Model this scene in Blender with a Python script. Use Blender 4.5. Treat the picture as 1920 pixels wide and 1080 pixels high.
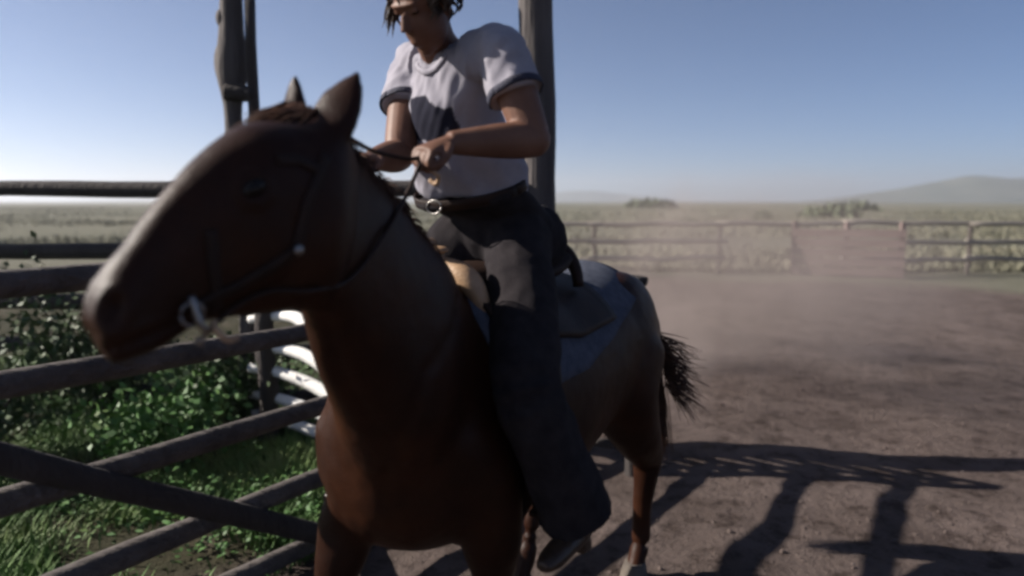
import bpy, bmesh, math, random
import numpy as np
from mathutils import Vector, noise
random.seed(7); RNG = np.random.default_rng(7)
for o in list(bpy.data.objects): bpy.data.objects.remove(o)
SC = bpy.context.scene
COL = SC.collection
R = math.radians

# ---------------------------------------------------------------- camera
EYE = 1.68
FPX = 1327.0
PITCH = math.atan(162 / FPX)
cam_d = bpy.data.cameras.new('camera'); cam = bpy.data.objects.new('camera', cam_d); COL.objects.link(cam)
cam.location = (0, 0, EYE); cam.rotation_euler = (math.pi / 2 - PITCH, 0, 0)
cam_d.sensor_width = 36; cam_d.lens = 36 * FPX / 1920
cam_d.clip_start = 0.05; cam_d.clip_end = 12000
cam_d.dof.use_dof = True; cam_d.dof.focus_distance = 2.6; cam_d.dof.aperture_fstop = 1.2
SC.camera = cam

# ---------------------------------------------------------------- sky and sun
SUN_AZ, SUN_EL = R(-83), R(30)
w = bpy.data.worlds.new('World'); SC.world = w; w.use_nodes = True
nt = w.node_tree; bg = nt.nodes['Background']
sky = nt.nodes.new('ShaderNodeTexSky'); sky.sky_type = 'NISHITA'; sky.sun_disc = False
sky.sun_elevation = SUN_EL; sky.sun_rotation = SUN_AZ
sky.air_density = 0.7; sky.dust_density = 1.6; sky.ozone_density = 5.0; sky.altitude = 2000
nt.links.new(sky.outputs[0], bg.inputs[0]); bg.inputs[1].default_value = 0.05
sd = bpy.data.lights.new('sun', 'SUN'); sd.energy = 5.0; sd.angle = R(0.53); sd.color = (1.0, 0.93, 0.84)
sun = bpy.data.objects.new('sun', sd); COL.objects.link(sun)
S = Vector((math.sin(SUN_AZ) * math.cos(SUN_EL), math.cos(SUN_AZ) * math.cos(SUN_EL), math.sin(SUN_EL)))
sun.rotation_euler = S.to_track_quat('Z', 'Y').to_euler(); sun.location = (-8, 3, 8)
SC.view_settings.view_transform = 'Standard'; SC.view_settings.look = 'None'
SC.view_settings.gamma = 1; SC.view_settings.use_curve_mapping = False
SC.view_settings.exposure = 1.1
SC.cycles.use_denoising = True
SC.cycles.pixel_filter_type = 'GAUSSIAN'; SC.cycles.filter_width = 3.3
SC.cycles.max_bounces = 6; SC.cycles.diffuse_bounces = 2; SC.cycles.volume_bounces = 0
SC.cycles.volume_step_rate = 2.0; SC.cycles.volume_max_steps = 128

# ---------------------------------------------------------------- helpers
def at(px, py, d):
    cx = (px - 960) / FPX; cy = (540 - py) / FPX
    y = math.cos(PITCH) + cy * math.sin(PITCH); z = -math.sin(PITCH) + cy * math.cos(PITCH)
    k = d / y
    return Vector((cx * k, d, EYE + z * k))

def setp(o, label=None, cat=None, group=None, kind=None):
    if label: o['label'] = label
    if cat: o['category'] = cat
    if group: o['group'] = group
    if kind: o['kind'] = kind
    return o

def empty(name, loc=(0, 0, 0), label=None, cat=None, group=None):
    o = bpy.data.objects.new(name, None); COL.objects.link(o); o.location = loc; o.empty_display_size = .1
    bpy.context.view_layer.update()
    return setp(o, label, cat, group)

def link(name, me, mat, parent=None):
    o = bpy.data.objects.new(name, me); COL.objects.link(o)
    if mat and len(me.materials) == 0: me.materials.append(mat)
    if parent is not None:
        o.parent = parent
        o.matrix_parent_inverse = parent.matrix_world.inverted()
    return o

def mesh_from(vf_list, name='mesh', smooth=True):
    V = []; F = []
    for v, f in vf_list:
        k = len(V); V += [tuple(p) for p in v]; F += [tuple(i + k for i in q) for q in f]
    me = bpy.data.meshes.new(name); me.from_pydata(V, [], F)
    bm = bmesh.new(); bm.from_mesh(me); bmesh.ops.recalc_face_normals(bm, faces=bm.faces); bm.to_mesh(me); bm.free()
    if smooth: me.polygons.foreach_set('use_smooth', [True] * len(me.polygons))
    me.update(); return me

def cr(P, sub):
    P = [np.array(p, float) for p in P]; out = []
    n = len(P)
    for i in range(n - 1):
        p0 = P[max(i - 1, 0)]; p1 = P[i]; p2 = P[i + 1]; p3 = P[min(i + 2, n - 1)]
        for k in range(sub):
            t = k / sub
            out.append(.5 * ((2 * p1) + (-p0 + p2) * t + (2 * p0 - 5 * p1 + 4 * p2 - p3) * t * t + (-p0 + 3 * p1 - 3 * p2 + p3) * t ** 3))
    out.append(P[-1]); return out

def loft(secs, n=24, sub=4, egg=0.0, box=1.0):
    """secs: (centre, side half vector, up half vector)"""
    A = cr([np.concatenate([s[0], s[1], s[2]]) for s in secs], sub)
    V = []; F = []
    for r in A:
        c, a, b = r[:3], r[3:6], r[6:9]
        for k in range(n):
            t = 2 * math.pi * k / n; co, si = math.cos(t), math.sin(t)
            co2 = math.copysign(abs(co) ** box, co); si2 = math.copysign(abs(si) ** box, si)
            V.append(c + a * co2 * (1 + egg * si) + b * si2)
    m = len(A)
    for i in range(m - 1):
        for k in range(n):
            k2 = (k + 1) % n; F.append((i * n + k, i * n + k2, (i + 1) * n + k2, (i + 1) * n + k))
    V.append(A[0][:3]); V.append(A[-1][:3]); c0 = m * n; c1 = c0 + 1
    for k in range(n):
        k2 = (k + 1) % n; F.append((c0, k2, k)); F.append((c1, (m - 1) * n + k, (m - 1) * n + k2))
    return V, F

def tube(pts, rad, n=14, sub=4, flat=1.0, ref=None):
    """pts with radii; flat squashes along ref-perpendicular"""
    P = [np.array(p, float) for p in pts]; rad = [float(r) for r in (rad if hasattr(rad, '__len__') else [rad] * len(P))]
    A = cr([np.append(p, r) for p, r in zip(P, rad)], sub) if len(P) > 2 else [np.append(p, r) for p, r in zip(P, rad)]
    up = np.array(ref if ref is not None else (0.13, 0.21, 1.0), float)
    V = []; F = []; m = len(A)
    for i, q in enumerate(A):
        d = A[min(i + 1, m - 1)][:3] - A[max(i - 1, 0)][:3]; d /= (np.linalg.norm(d) + 1e-9)
        s = np.cross(d, up); L = np.linalg.norm(s)
        if L < 1e-3: s = np.cross(d, np.array([1, 0.1, 0])); L = np.linalg.norm(s)
        s /= L; u = np.cross(s, d)
        for k in range(n):
            t = 2 * math.pi * k / n; V.append(q[:3] + s * q[3] * math.cos(t) + u * q[3] * flat * math.sin(t))
        
    for i in range(m - 1):
        for k in range(n):
            k2 = (k + 1) % n; F.append((i * n + k, i * n + k2, (i + 1) * n + k2, (i + 1) * n + k))
    V.append(A[0][:3]); V.append(A[-1][:3]); c0 = m * n; c1 = c0 + 1
    for k in range(n):
        k2 = (k + 1) % n; F.append((c0, k2, k)); F.append((c1, (m - 1) * n + k, (m - 1) * n + k2))
    return V, F

def ball(c, r, n=14):
    r = r if hasattr(r, '__len__') else (r, r, r)
    V = []; F = []; m = n // 2 + 1
    for i in range(1, m):
        ph = math.pi * i / m
        for k in range(n):
            t = 2 * math.pi * k / n
            V.append((c[0] + r[0] * math.sin(ph) * math.cos(t), c[1] + r[1] * math.sin(ph) * math.sin(t), c[2] + r[2] * math.cos(ph)))
    for i in range(m - 2):
        for k in range(n):
            k2 = (k + 1) % n; F.append((i * n + k, i * n + k2, (i + 1) * n + k2, (i + 1) * n + k))
    V.append((c[0], c[1], c[2] + r[2])); V.append((c[0], c[1], c[2] - r[2])); a = len(V) - 2; b = a + 1
    for k in range(n):
        k2 = (k + 1) % n; F.append((a, k, k2)); F.append((b, (m - 2) * n + k2, (m - 2) * n + k))
    return V, F

def ellip(c, ax, ay, az, n=14):
    """ball with three half-axis vectors"""
    v, f = ball((0, 0, 0), 1, n)
    c = np.array(c, float); M = np.array([ax, ay, az], float)
    return [c + np.array(p) @ M for p in v], f

def boxm(c, ax, ay, az):
    c = np.array(c, float); ax, ay, az = (np.array(q, float) for q in (ax, ay, az))
    V = [c + i * ax + j * ay + k * az for i in (-1, 1) for j in (-1, 1) for k in (-1, 1)]
    F = [(0, 1, 3, 2), (4, 6, 7, 5), (0, 4, 5, 1), (2, 3, 7, 6), (0, 2, 6, 4), (1, 5, 7, 3)]
    return V, F

def ribbon(P, N, w, t):
    V = []; F = []; m = len(P)
    for i in range(m):
        d = (Vector(P[min(i + 1, m - 1)]) - Vector(P[max(i - 1, 0)])).normalized(); n_ = Vector(N[i]).normalized(); s_ = d.cross(n_).normalized()
        for a, b in ((-1, 0), (-.85, 1), (.85, 1), (1, 0)): V.append(Vector(P[i]) + s_ * w * a + n_ * t * b)
    for i in range(m - 1):
        for k in range(4):
            k2 = (k + 1) % 4; F.append((i * 4 + k, i * 4 + k2, i * 4 + 4 + k2, i * 4 + 4 + k))
    F += [(0, 1, 2, 3), tuple((m - 1) * 4 + k for k in (3, 2, 1, 0))]
    return V, F

def fuse(pieces, voxel, smooth=6, fac=.5):
    me = mesh_from(pieces); o = bpy.data.objects.new('work', me); COL.objects.link(o)
    m = o.modifiers.new('r', 'REMESH'); m.mode = 'VOXEL'; m.voxel_size = voxel; m.use_smooth_shade = True
    if smooth:
        s = o.modifiers.new('s', 'SMOOTH'); s.factor = fac; s.iterations = smooth
    dg = bpy.context.evaluated_depsgraph_get()
    out = bpy.data.meshes.new_from_object(o.evaluated_get(dg), depsgraph=dg)
    bpy.data.objects.remove(o)
    out.polygons.foreach_set('use_smooth', [True] * len(out.polygons))
    return out

def vnoise(P, scale, seed=0):
    return np.array([noise.noise(Vector((p[0] * scale + seed, p[1] * scale - seed, p[2] * scale + 2 * seed))) for p in P])

def get_co(me):
    a = np.empty(len(me.vertices) * 3, np.float32); me.vertices.foreach_get('co', a); return a.reshape(-1, 3)
def get_no(me):
    a = np.empty(len(me.vertices) * 3, np.float32); me.vertices.foreach_get('normal', a); return a.reshape(-1, 3)
def set_co(me, a): me.vertices.foreach_set('co', a.astype(np.float32).ravel()); me.update()

# ---------------------------------------------------------------- materials
def mat(name, c1, c2=None, scale=5, rough=.8, bump=.3, bscale=None, spec=.3, stretch=(1, 1, 1), metal=0, detail=6, c3=None, rot=0, sheen=0, bdist=.02, sub=0, coord='Object'):
    m = bpy.data.materials.new(name); m.use_nodes = True; n = m.node_tree.nodes; l = m.node_tree.links
    b = n['Principled BSDF']; b.inputs['Roughness'].default_value = rough
    b.inputs['Specular IOR Level'].default_value = spec; b.inputs['Metallic'].default_value = metal
    if sheen:
        b.inputs['Sheen Weight'].default_value = sheen; b.inputs['Sheen Roughness'].default_value = .35; b.inputs['Sheen Tint'].default_value = (1, .72, .52, 1)
    tc = n.new('ShaderNodeTexCoord'); mp = n.new('ShaderNodeMapping'); mp.inputs['Scale'].default_value = stretch; mp.inputs['Rotation'].default_value = (0, 0, rot)
    l.new(tc.outputs[coord], mp.inputs[0])
    t = n.new('ShaderNodeTexNoise'); t.inputs['Scale'].default_value = scale; t.inputs['Detail'].default_value = detail; t.inputs['Roughness'].default_value = .65
    l.new(mp.outputs[0], t.inputs[0])
    r = n.new('ShaderNodeValToRGB'); r.color_ramp.elements[0].position = .3; r.color_ramp.elements[1].position = .7
    r.color_ramp.elements[0].color = (*c1, 1); r.color_ramp.elements[1].color = (*(c2 or c1), 1)
    if c3:
        e = r.color_ramp.elements.new(.5); e.color = (*c3, 1)
    l.new(t.outputs[0], r.inputs[0]); l.new(r.outputs[0], b.inputs['Base Color'])
    if bump:
        t2 = n.new('ShaderNodeTexNoise'); t2.inputs['Scale'].default_value = bscale or scale * 4; t2.inputs['Detail'].default_value = 5
        l.new(mp.outputs[0], t2.inputs[0])
        bp = n.new('ShaderNodeBump'); bp.inputs['Strength'].default_value = bump; bp.inputs['Distance'].default_value = bdist
        l.new(t2.outputs[0], bp.inputs['Height']); l.new(bp.outputs[0], b.inputs['Normal'])
    return m

M_wood = mat('weathered_wood', (.05, .043, .040), (.13, .113, .105), scale=9, stretch=(.10, 1, 1), rot=-R(55), bump=1, bscale=34, rough=.9, bdist=.03, c3=(.085, .072, .066))
M_post = mat('post_wood', (.045, .038, .038), (.12, .105, .10), scale=5, stretch=(1, 1, .12), bump=.8, bscale=40, rough=.9)
M_dark = mat('dark_wood', (.022, .018, .017), (.05, .042, .04), scale=5, stretch=(1, 1, .15), bump=.8, bscale=40, rough=.9)
M_pale = mat('pale_wood', (.16, .14, .12), (.34, .30, .26), scale=4, stretch=(.15, 1, 1), bump=.6, rough=.9)
M_board = mat('grey_boards', (.15, .105, .095), (.25, .185, .17), scale=2, stretch=(.3, 1, 4), bump=.5, rough=.9)
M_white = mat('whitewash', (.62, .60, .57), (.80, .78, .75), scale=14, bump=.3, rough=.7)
M_skin = mat('skin', (.115, .055, .036), (.165, .084, .056), scale=12, bump=.12, bscale=220, rough=.55, spec=.22, bdist=.004)
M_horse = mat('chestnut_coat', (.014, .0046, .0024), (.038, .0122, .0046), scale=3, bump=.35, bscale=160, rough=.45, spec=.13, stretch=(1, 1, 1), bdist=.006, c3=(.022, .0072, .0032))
M_mane = mat('horse_hair', (.03, .012, .006), (.09, .038, .018), scale=20, bump=.2, rough=.6)
M_tail = mat('tail_hair', (.03, .014, .009), (.09, .04, .022), scale=20, bump=.2, rough=.6)
M_eye = mat('eye_dark', (.008, .005, .004), bump=0, rough=.12, spec=.2)
M_hoof = mat('hoof_horn', (.05, .04, .035), (.12, .10, .08), scale=10, bump=.3)
M_leather = mat('dark_leather', (.014, .008, .006), (.028, .014, .010), scale=12, bump=.3, bscale=90, rough=.55, spec=.15, bdist=.006)
M_tan = mat('tan_leather', (.30, .18, .10), (.45, .29, .17), scale=14, bump=.3, bscale=100, rough=.5, spec=.5, bdist=.006)
M_blank = mat('blanket_wool', (.055, .062, .085), (.10, .108, .14), scale=30, bump=.5, bscale=300, rough=.95, spec=.06)
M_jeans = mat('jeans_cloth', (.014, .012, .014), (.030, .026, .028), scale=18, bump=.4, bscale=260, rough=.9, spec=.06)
M_boot = mat('boot_leather', (.03, .018, .012), (.06, .035, .022), scale=10, bump=.2, rough=.4)
M_navy = mat('navy_trim', (.02, .02, .035), (.03, .03, .05), scale=30, bump=.2)
M_hair = mat('hair', (.020, .012, .008), (.07, .045, .03), scale=30, bump=.3, rough=.6)
M_metal = mat('bit_metal', (.18, .17, .16), (.28, .26, .25), scale=20, bump=.1, rough=.35, metal=1)
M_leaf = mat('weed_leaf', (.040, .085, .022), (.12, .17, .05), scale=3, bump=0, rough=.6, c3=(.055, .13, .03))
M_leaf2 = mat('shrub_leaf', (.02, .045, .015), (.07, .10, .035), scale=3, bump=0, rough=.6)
M_grass = mat('grass_blade', (.045, .10, .025), (.17, .19, .07), scale=1.5, bump=0, rough=.7, c3=(.08, .15, .035))
M_dry = mat('dry_grass', (.12, .115, .08), (.24, .21, .155), scale=.4, bump=0, rough=.9, c3=(.16, .155, .11))
M_sage = mat('sage_leaf', (.07, .085, .05), (.15, .17, .11), scale=.5, bump=0, rough=.9)
M_clod = mat('dirt_clod', (.05, .037, .032), (.12, .09, .08), scale=9, bump=.5, rough=.95)
M_hill = mat('hill_scrub', (.06, .07, .05), (.13, .13, .10), scale=.01, bump=.0, rough=1)

# ---------------------------------------------------------------- body frame of the horse
HAZ = R(-147)
f = Vector((math.sin(HAZ), math.cos(HAZ), 0)); L = Vector((-f.y, f.x, 0)); Z = Vector((0, 0, 1))
W0 = Vector((-.19, 2.25, 0))
def B(u, v, z): return W0 + f * u + L * v + Z * z

# gate line
G0 = at(270, 865, 2.55); G0.z = 0
GD = Vector((math.sin(R(35)), math.cos(R(35)), 0)); GN = Vector((GD.y, -GD.x, 0))
def G(t, z, off=0): return G0 + GD * t + Z * z + GN * off
PB = G(2.72, 0)                       # foot of the big gate post
F2 = R(-83); FD = Vector((math.sin(F2), math.cos(F2), 0)); FN = Vector((FD.y, -FD.x, 0))
def FP(s, z, off=0): return PB + FD * s + Z * z + FN * off

# ---------------------------------------------------------------- ground
def ground_material():
    m = bpy.data.materials.new('ground_soil'); m.use_nodes = True; n = m.node_tree.nodes; l = m.node_tree.links
    b = n['Principled BSDF']; b.inputs['Roughness'].default_value = .95; b.inputs['Specular IOR Level'].default_value = .1
    g = n.new('ShaderNodeNewGeometry')
    def tex(scale, det=8, rough=.6):
        t = n.new('ShaderNodeTexNoise'); t.inputs['Scale'].default_value = scale; t.inputs['Detail'].default_value = det; t.inputs['Roughness'].default_value = rough
        l.new(g.outputs['Position'], t.inputs[0]); return t
    def ramp(t, stops):
        r = n.new('ShaderNodeValToRGB'); r.color_ramp.elements[0].position = stops[0][0]; r.color_ramp.elements[0].color = (*stops[0][1], 1)
        r.color_ramp.elements[1].position = stops[-1][0]; r.color_ramp.elements[1].color = (*stops[-1][1], 1)
        for p, c in stops[1:-1]:
            e = r.color_ramp.elements.new(p); e.color = (*c, 1)
        l.new(t.outputs[0], r.inputs[0]); return r
    dirt = ramp(tex(1.6), [(.3, (.076, .057, .050)), (.5, (.112, .086, .077)), (.72, (.152, .118, .107))])
    weed = ramp(tex(2.2), [(.3, (.03, .032, .018)), (.55, (.055, .05, .03)), (.75, (.11, .09, .068))])
    field = ramp(tex(.05), [(.3, (.10, .10, .073)), (.5, (.145, .14, .105)), (.7, (.20, .185, .145))])
    dk = ramp(tex(5.5, 6, .75), [(.38, (.35, .32, .30)), (.50, (1, 1, 1)), (.75, (1.12, 1.1, 1.08))])
    mm = n.new('ShaderNodeMix'); mm.data_type = 'RGBA'; mm.blend_type = 'MULTIPLY'; mm.inputs[0].default_value = .8; l.new(dirt.outputs[0], mm.inputs[6]); l.new(dk.outputs[0], mm.inputs[7])
    a1 = n.new('ShaderNodeAttribute'); a1.attribute_name = 'weedy'; a2 = n.new('ShaderNodeAttribute'); a2.attribute_name = 'field'
    m1 = n.new('ShaderNodeMix'); m1.data_type = 'RGBA'; l.new(a1.outputs['Fac'], m1.inputs[0]); l.new(mm.outputs[2], m1.inputs[6]); l.new(weed.outputs[0], m1.inputs[7])
    m2 = n.new('ShaderNodeMix'); m2.data_type = 'RGBA'; l.new(a2.outputs['Fac'], m2.inputs[0]); l.new(m1.outputs[2], m2.inputs[6]); l.new(field.outputs[0], m2.inputs[7])
    l.new(m2.outputs[2], b.inputs['Base Color'])
    t3 = tex(14, 8, .7); bp = n.new('ShaderNodeBump'); bp.inputs['Strength'].default_value = .9; bp.inputs['Distance'].default_value = .09
    l.new(t3.outputs[0], bp.inputs['Height']); l.new(bp.outputs[0], b.inputs['Normal'])
    return m

def gz(x, y):
    r = math.hypot(x, y)
    z = 0.035 * noise.noise(Vector((x * .9, y * .9, 1))) + .018 * noise.noise(Vector((x * 3.3, y * 3.3, 4))) + .008 * noise.noise(Vector((x * 9, y * 9, 7)))
    if r > 20:
        k = min((r - 20) / 100, 1)
        z += k * .5 * noise.noise(Vector((x * .02, y * .02, 9)))
    return z
V = []; F = []; rings = [0.25 * (1.0245 ** i) for i in range(400)]; NA = 300
for r in rings:
    for k in range(NA):
        a = 2 * math.pi * k / NA; x, y = r * math.sin(a), r * math.cos(a); V.append((x, y, gz(x, y)))
for i in range(len(rings) - 1):
    for k in range(NA):
        k2 = (k + 1) % NA; F.append((i * NA + k, (i + 1) * NA + k, (i + 1) * NA + k2, i * NA + k2))
V.append((0, 0, 0)); c0 = len(V) - 1
for k in range(NA): F.append((c0, k, (k + 1) % NA))
me = bpy.data.meshes.new('ground'); me.from_pydata(V, [], F); me.polygons.foreach_set('use_smooth', [True] * len(me.polygons))
A = np.array(V); 
bd = Vector((-GD.y, GD.x, 0))          # normal pointing to the far-left side of the gate
side = (A[:, 0] - G0.x) * bd.x + (A[:, 1] - G0.y) * bd.y
nz = vnoise(A, 1.3, 3) * .6
tt = (A[:, 0] - G0.x) * GD.x + (A[:, 1] - G0.y) * GD.y
weedy = np.clip((side + nz + .1) / .4, 0, 1) * np.clip((-.35 * A[:, 1] + 1.9 - A[:, 0] + nz + (A[:, 1] - 4.7) * .35) / .8, 0, 1)
field = np.clip((np.hypot(A[:, 0], A[:, 1]) - 15.8 + vnoise(A, .5, 5)) / 1.0, 0, 1)
for nm, arr in (('weedy', weedy), ('field', field)):
    at_ = me.attributes.new(nm, 'FLOAT', 'POINT'); at_.data.foreach_set('value', arr.astype(np.float32))
setp(link('ground', me, ground_material()), kind='structure')

# ---------------------------------------------------------------- hills
def hill(name, bumps, x0, x1, y0, y1, nx=90, ny=24):
    V = []; F = []
    for j in range(ny + 1):
        for i in range(nx + 1):
            x = x0 + (x1 - x0) * i / nx; y = y0 + (y1 - y0) * j / ny
            h = sum(a * math.exp(-((x - cx) / sx) ** 2 - ((y - cy) / sy) ** 2) for a, cx, sx, cy, sy in bumps)
            h *= 1 + .25 * noise.fractal(Vector((x * .006, y * .006, 3)), 1, 2, 4)
            V.append((x, y, h - 3))
    for j in range(ny):
        for i in range(nx):
            a = j * (nx + 1) + i; F.append((a, a + 1, a + nx + 2, a + nx + 1))
    me = bpy.data.meshes.new(name); me.from_pydata(V, [], F); me.polygons.foreach_set('use_smooth', [True] * len(me.polygons))
    return setp(link(name, me, M_hill), kind='structure')
hill('near_hill', [(50, 985, 190, 1500, 190), (7, 760, 90, 1620, 150), (21, 1350, 340, 1560, 150)], 300, 2000, 1050, 2050)
hill('far_hills', [(47, 330, 280, 3000, 190), (28, -240, 340, 3050, 190), (42, -1150, 500, 3100, 220)], -2500, 1500, 2550, 3450, 140)

# ---------------------------------------------------------------- fences and gate
def log_between(p, q, r0, r1, wob=.012, n=12, seg=10, seed=0, knots=0):
    p = Vector(p); q = Vector(q); pts = []; rad = []
    for i in range(seg + 1):
        t = i / seg; c = p.lerp(q, t)
        o = Vector((noise.noise(Vector((t * 3 + seed, seed, 0))), noise.noise(Vector((seed, t * 3, 5))), noise.noise(Vector((t * 3, 2, seed))))) * wob * 2
        pts.append(c + o); rad.append((r0 + (r1 - r0) * t) * (1 + .12 * noise.noise(Vector((t * 9 + seed, 1, 2)))))
    return tube(pts, rad, n=n, sub=1)

big = empty('gate_post', PB, 'tall thick weathered gate post rising out of frame behind the rider', 'gate post')
lean = Vector((-.03, 0.0, 0))
link('post', mesh_from([log_between(PB - Z * .3, PB + Z * 4.0 + lean, .125, .108, seed=3, n=20, seg=18)]), M_post, big)
for k, zz in enumerate((.38, 1.30)):
    link('hinge', mesh_from([tube([PB + Z * zz + GD * -.14, PB + Z * zz + GD * .1 - GN * .10], .014, n=8), tube([PB + Z * (zz - .06) - GD * .15, PB + Z * (zz + .06) - GD * .15], .018, n=8)]), M_dark, big)

gate = empty('pole_gate', G(.8, 0), 'long low pole gate of grey rails with diagonal brace beneath the horse head', 'gate')
RZ = (.08, .38, .715, 1.09, 1.42)
for i, z in enumerate(RZ):
    link('rail', mesh_from([log_between(G(-1.15, z), G(2.44, z + .01), .050, .038, wob=.010, seed=i * 3 + 1)]), M_wood, gate)
link('stile', mesh_from([log_between(G(2.40, -.0, .075), G(2.40, 1.56, .075), .04, .035, seed=21)]), M_wood, gate)
link('stile', mesh_from([log_between(G(-1.05, -.0, .075), G(-1.05, 1.56, .075), .04, .035, seed=22)]), M_wood, gate)
a = at(270, 925, 2.55 - .05); b = at(640, 1012, 3.2); dd = (b - a)
link('diagonal_brace', mesh_from([log_between(a - dd * 1.1, b + dd * 1.2, .05, .045, seed=31)]), M_dark, gate)
setp(gate.children[-1], label='dark diagonal brace crossing the gate rails')

wing = empty('corral_fence', FP(1.5, 0), 'horizontal pole corral fence running left from the big post', 'fence')
for i, z in enumerate((.30, .62, .95, 1.32, 1.76)):
    for s0, s1 in ((.1, 2.1), (2.2, 6.2), (6.2, 9.8)):
        link('rail', mesh_from([log_between(FP(s0, z, -.1), FP(s1, z + .02, -.1), .062, .05, seed=i * 7 + s0)]), M_dark, wing)
for s in (6.2, 9.8):
    link('post', mesh_from([log_between(FP(s, -.3), FP(s, 1.95), .085, .075, seed=s)]), M_post, wing)

P1 = FP(2.12, 0); 
pair = empty('latch_post', P1, 'tall knotted log post tied to a thinner dark pole, left of the horse ears', 'gate post')
pp = []; rr = []
for i in range(19):
    z = -.3 + i * .24
    pp.append(P1 + Z * z + Vector((.02 * math.sin(z * 2.1), 0, 0))); 
    rr.append(.070 + .010 * math.sin(z * 5) + (.035 * math.exp(-((z - 2.62) / .14) ** 2)))
link('post', mesh_from([tube(pp, rr, n=18, sub=3), ellip(P1 + Vector((-.075, -.02, 2.62)), (.05, 0, 0), (0, .05, 0), (0, 0, .14)), ellip(P1 + Vector((-.05, -.02, 2.92)), (.05, 0, 0), (0, .05, 0), (0, 0, .07))]), M_post, pair)
P2 = at(477, 200, P1.y - .06); P2.z = 0
link('side_pole', mesh_from([log_between(P2 - Z * .2, P2 + Z * 3.06, .040, .037, seed=5)]), M_dark, pair)
cb = at(462, 175, P1.y - .06)
link('cross_block', mesh_from([log_between(cb - Vector((.14, 0, -.01)), cb + Vector((.06, 0, -.01)), .06, .055, seed=8, wob=.002)]), M_dark, pair)
link('cross_block', mesh_from([log_between(cb + Vector((-.14, 0, -1.35)), cb + Vector((.06, 0, -1.35)), .05, .05, seed=9, wob=.002)]), M_dark, pair)

PD = Vector((math.sin(R(127)), math.cos(R(127)), 0)); PN = Vector((PD.y, -PD.x, 0))
pan = empty('stock_panel', PB + PD * .5, 'short close-railed stock panel behind the horse, joined to the tall post', 'panel')
for i in range(10):
    z = .12 + i * .118
    link('rail', mesh_from([log_between(PB + PD * .12 + Z * z, PB + PD * .80 + Z * (z + .012 * math.sin(i * 2.3)), .034, .028, seed=i + 40)]), M_dark, pan)
link('stile', mesh_from([log_between(PB + PD * .76 - Z * .2 + PN * .06, PB + PD * .76 + Z * 1.22 + PN * .06, .05, .045, seed=60)]), M_dark, pan)

# curved whitewashed rail panel behind the throat
arc = empty('curved_panel', at(560, 790, 4.1) * 1, 'pale curved rails catching the sun behind the throat of the horse', 'rail panel')
for (x0, y0, x1, y1, x2, y2, x3, y3) in ((470, 598, 530, 592, 575, 607, 680, 700), (470, 652, 535, 655, 600, 682, 700, 770), (470, 690, 530, 700, 612, 737, 715, 820), (470, 738, 540, 752, 625, 790, 720, 870), (470, 775, 545, 792, 650, 842, 720, 930)):
    d0, d1, d2, d3 = 4.75, 4.62, 4.42, 4.1
    link('rail', mesh_from([tube([at(x0, y0, d0), at(x1, y1, d1), at(x2, y2, d2), at(x3, y3, d3)], [.032, .037, .044, .048], n=12, sub=8)]), M_white, arc)
pa = at(500, 700, 4.66)
link('post', mesh_from([log_between((pa.x, pa.y, -.2), (pa.x, pa.y, 1.02), .07, .06, seed=4)]), M_dark, arc)

# far corral fence with plank pen
far = empty('far_fence', (6, 16.3, 0), 'far weathered rail fence across the corral in front of the plain', 'fence')
FY = 16.3
def ffx(i): return -1.0 + i * 2.9
for i in range(9):
    x = ffx(i); 
    link('post', mesh_from([log_between((x, FY + .1, -.2), (x, FY + .1, 1.22 + .04 * math.sin(i * 3)), .055, .045, seed=i)]), M_wood, far)
    if i < 8:
        for j, z in enumerate((.36, .76, 1.18)):
            if i in (2,) and False: continue
            if 5.6 < x + 1.4 < 8.6 and j < 2: continue
            link('rail', mesh_from([log_between((x - .15, FY - .02, z + .02 * math.sin(i * 2 + j)), (x + 3.05, FY - .02, z + .02 * math.sin(i + j * 2)), .062, .05, wob=.03, seed=i * 5 + j)]), M_pale, far)
for sx in (-1,):
    for i in range(6):
        x = -1.0 - i * 2.9 - 1.45
pen = empty('plank_pen', (7.45, 15.8, 0), 'pinkish brown plank gate panel standing at the right end of the far fence', 'pen')
for j in range(5):
    z = .12 + j * .215
    link('plank', mesh_from([boxm((7.45, 15.75 + .01 * math.sin(j * 4), z), (1.06, -.45, .006 * math.sin(j * 5)), (.008, .018, 0), (0, 0, .088))], smooth=False), M_board, pen)
for x in (6.45, 7.45, 8.45):
    link('upright', mesh_from([boxm((x + .03, 15.82 - (x - 7.45) * .425, .52), (.05, 0, 0), (0, .045, 0), (0, 0, .72))], smooth=False), M_board, pen)

# ---------------------------------------------------------------- horse
def sec(T, Bt, wd, lat): T = Vector(T); Bt = Vector(Bt); return ((T + Bt) / 2, lat * wd, (T - Bt) / 2)
TS = [  # u, top, bottom, half width
    (.47, 1.05, .84, .09), (.42, 1.17, .74, .16), (.32, 1.29, .66, .215), (.12, 1.39, .60, .26), (-.10, 1.41, .58, .29), (-.35, 1.355, .59, .315),
    (-.60, 1.36, .68, .315), (-.85, 1.41, .76, .305), (-1.06, 1.385, .82, .285), (-1.22, 1.29, .88, .235), (-1.30, 1.18, .96, .14)]
def torso_sec(u):
    us = [t[0] for t in TS][::-1]
    g = lambda k: float(np.interp(u, us, [t[k] for t in TS][::-1]))
    return g(1), g(2), g(3)
def torso_pt(u, th, off=0.0):
    """th = 0 at the spine, positive to the horse's left"""
    t, b, wd = torso_sec(u); c = (t + b) / 2; h = (t - b) / 2
    return B(u, (wd + off) * math.sin(th), c + (h + off) * math.cos(th))
torso = loft([(B(u, 0, (t + b) / 2), L * wd, Z * (t - b) / 2) for u, t, b, wd in TS], n=36, sub=4, box=.92)

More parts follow.
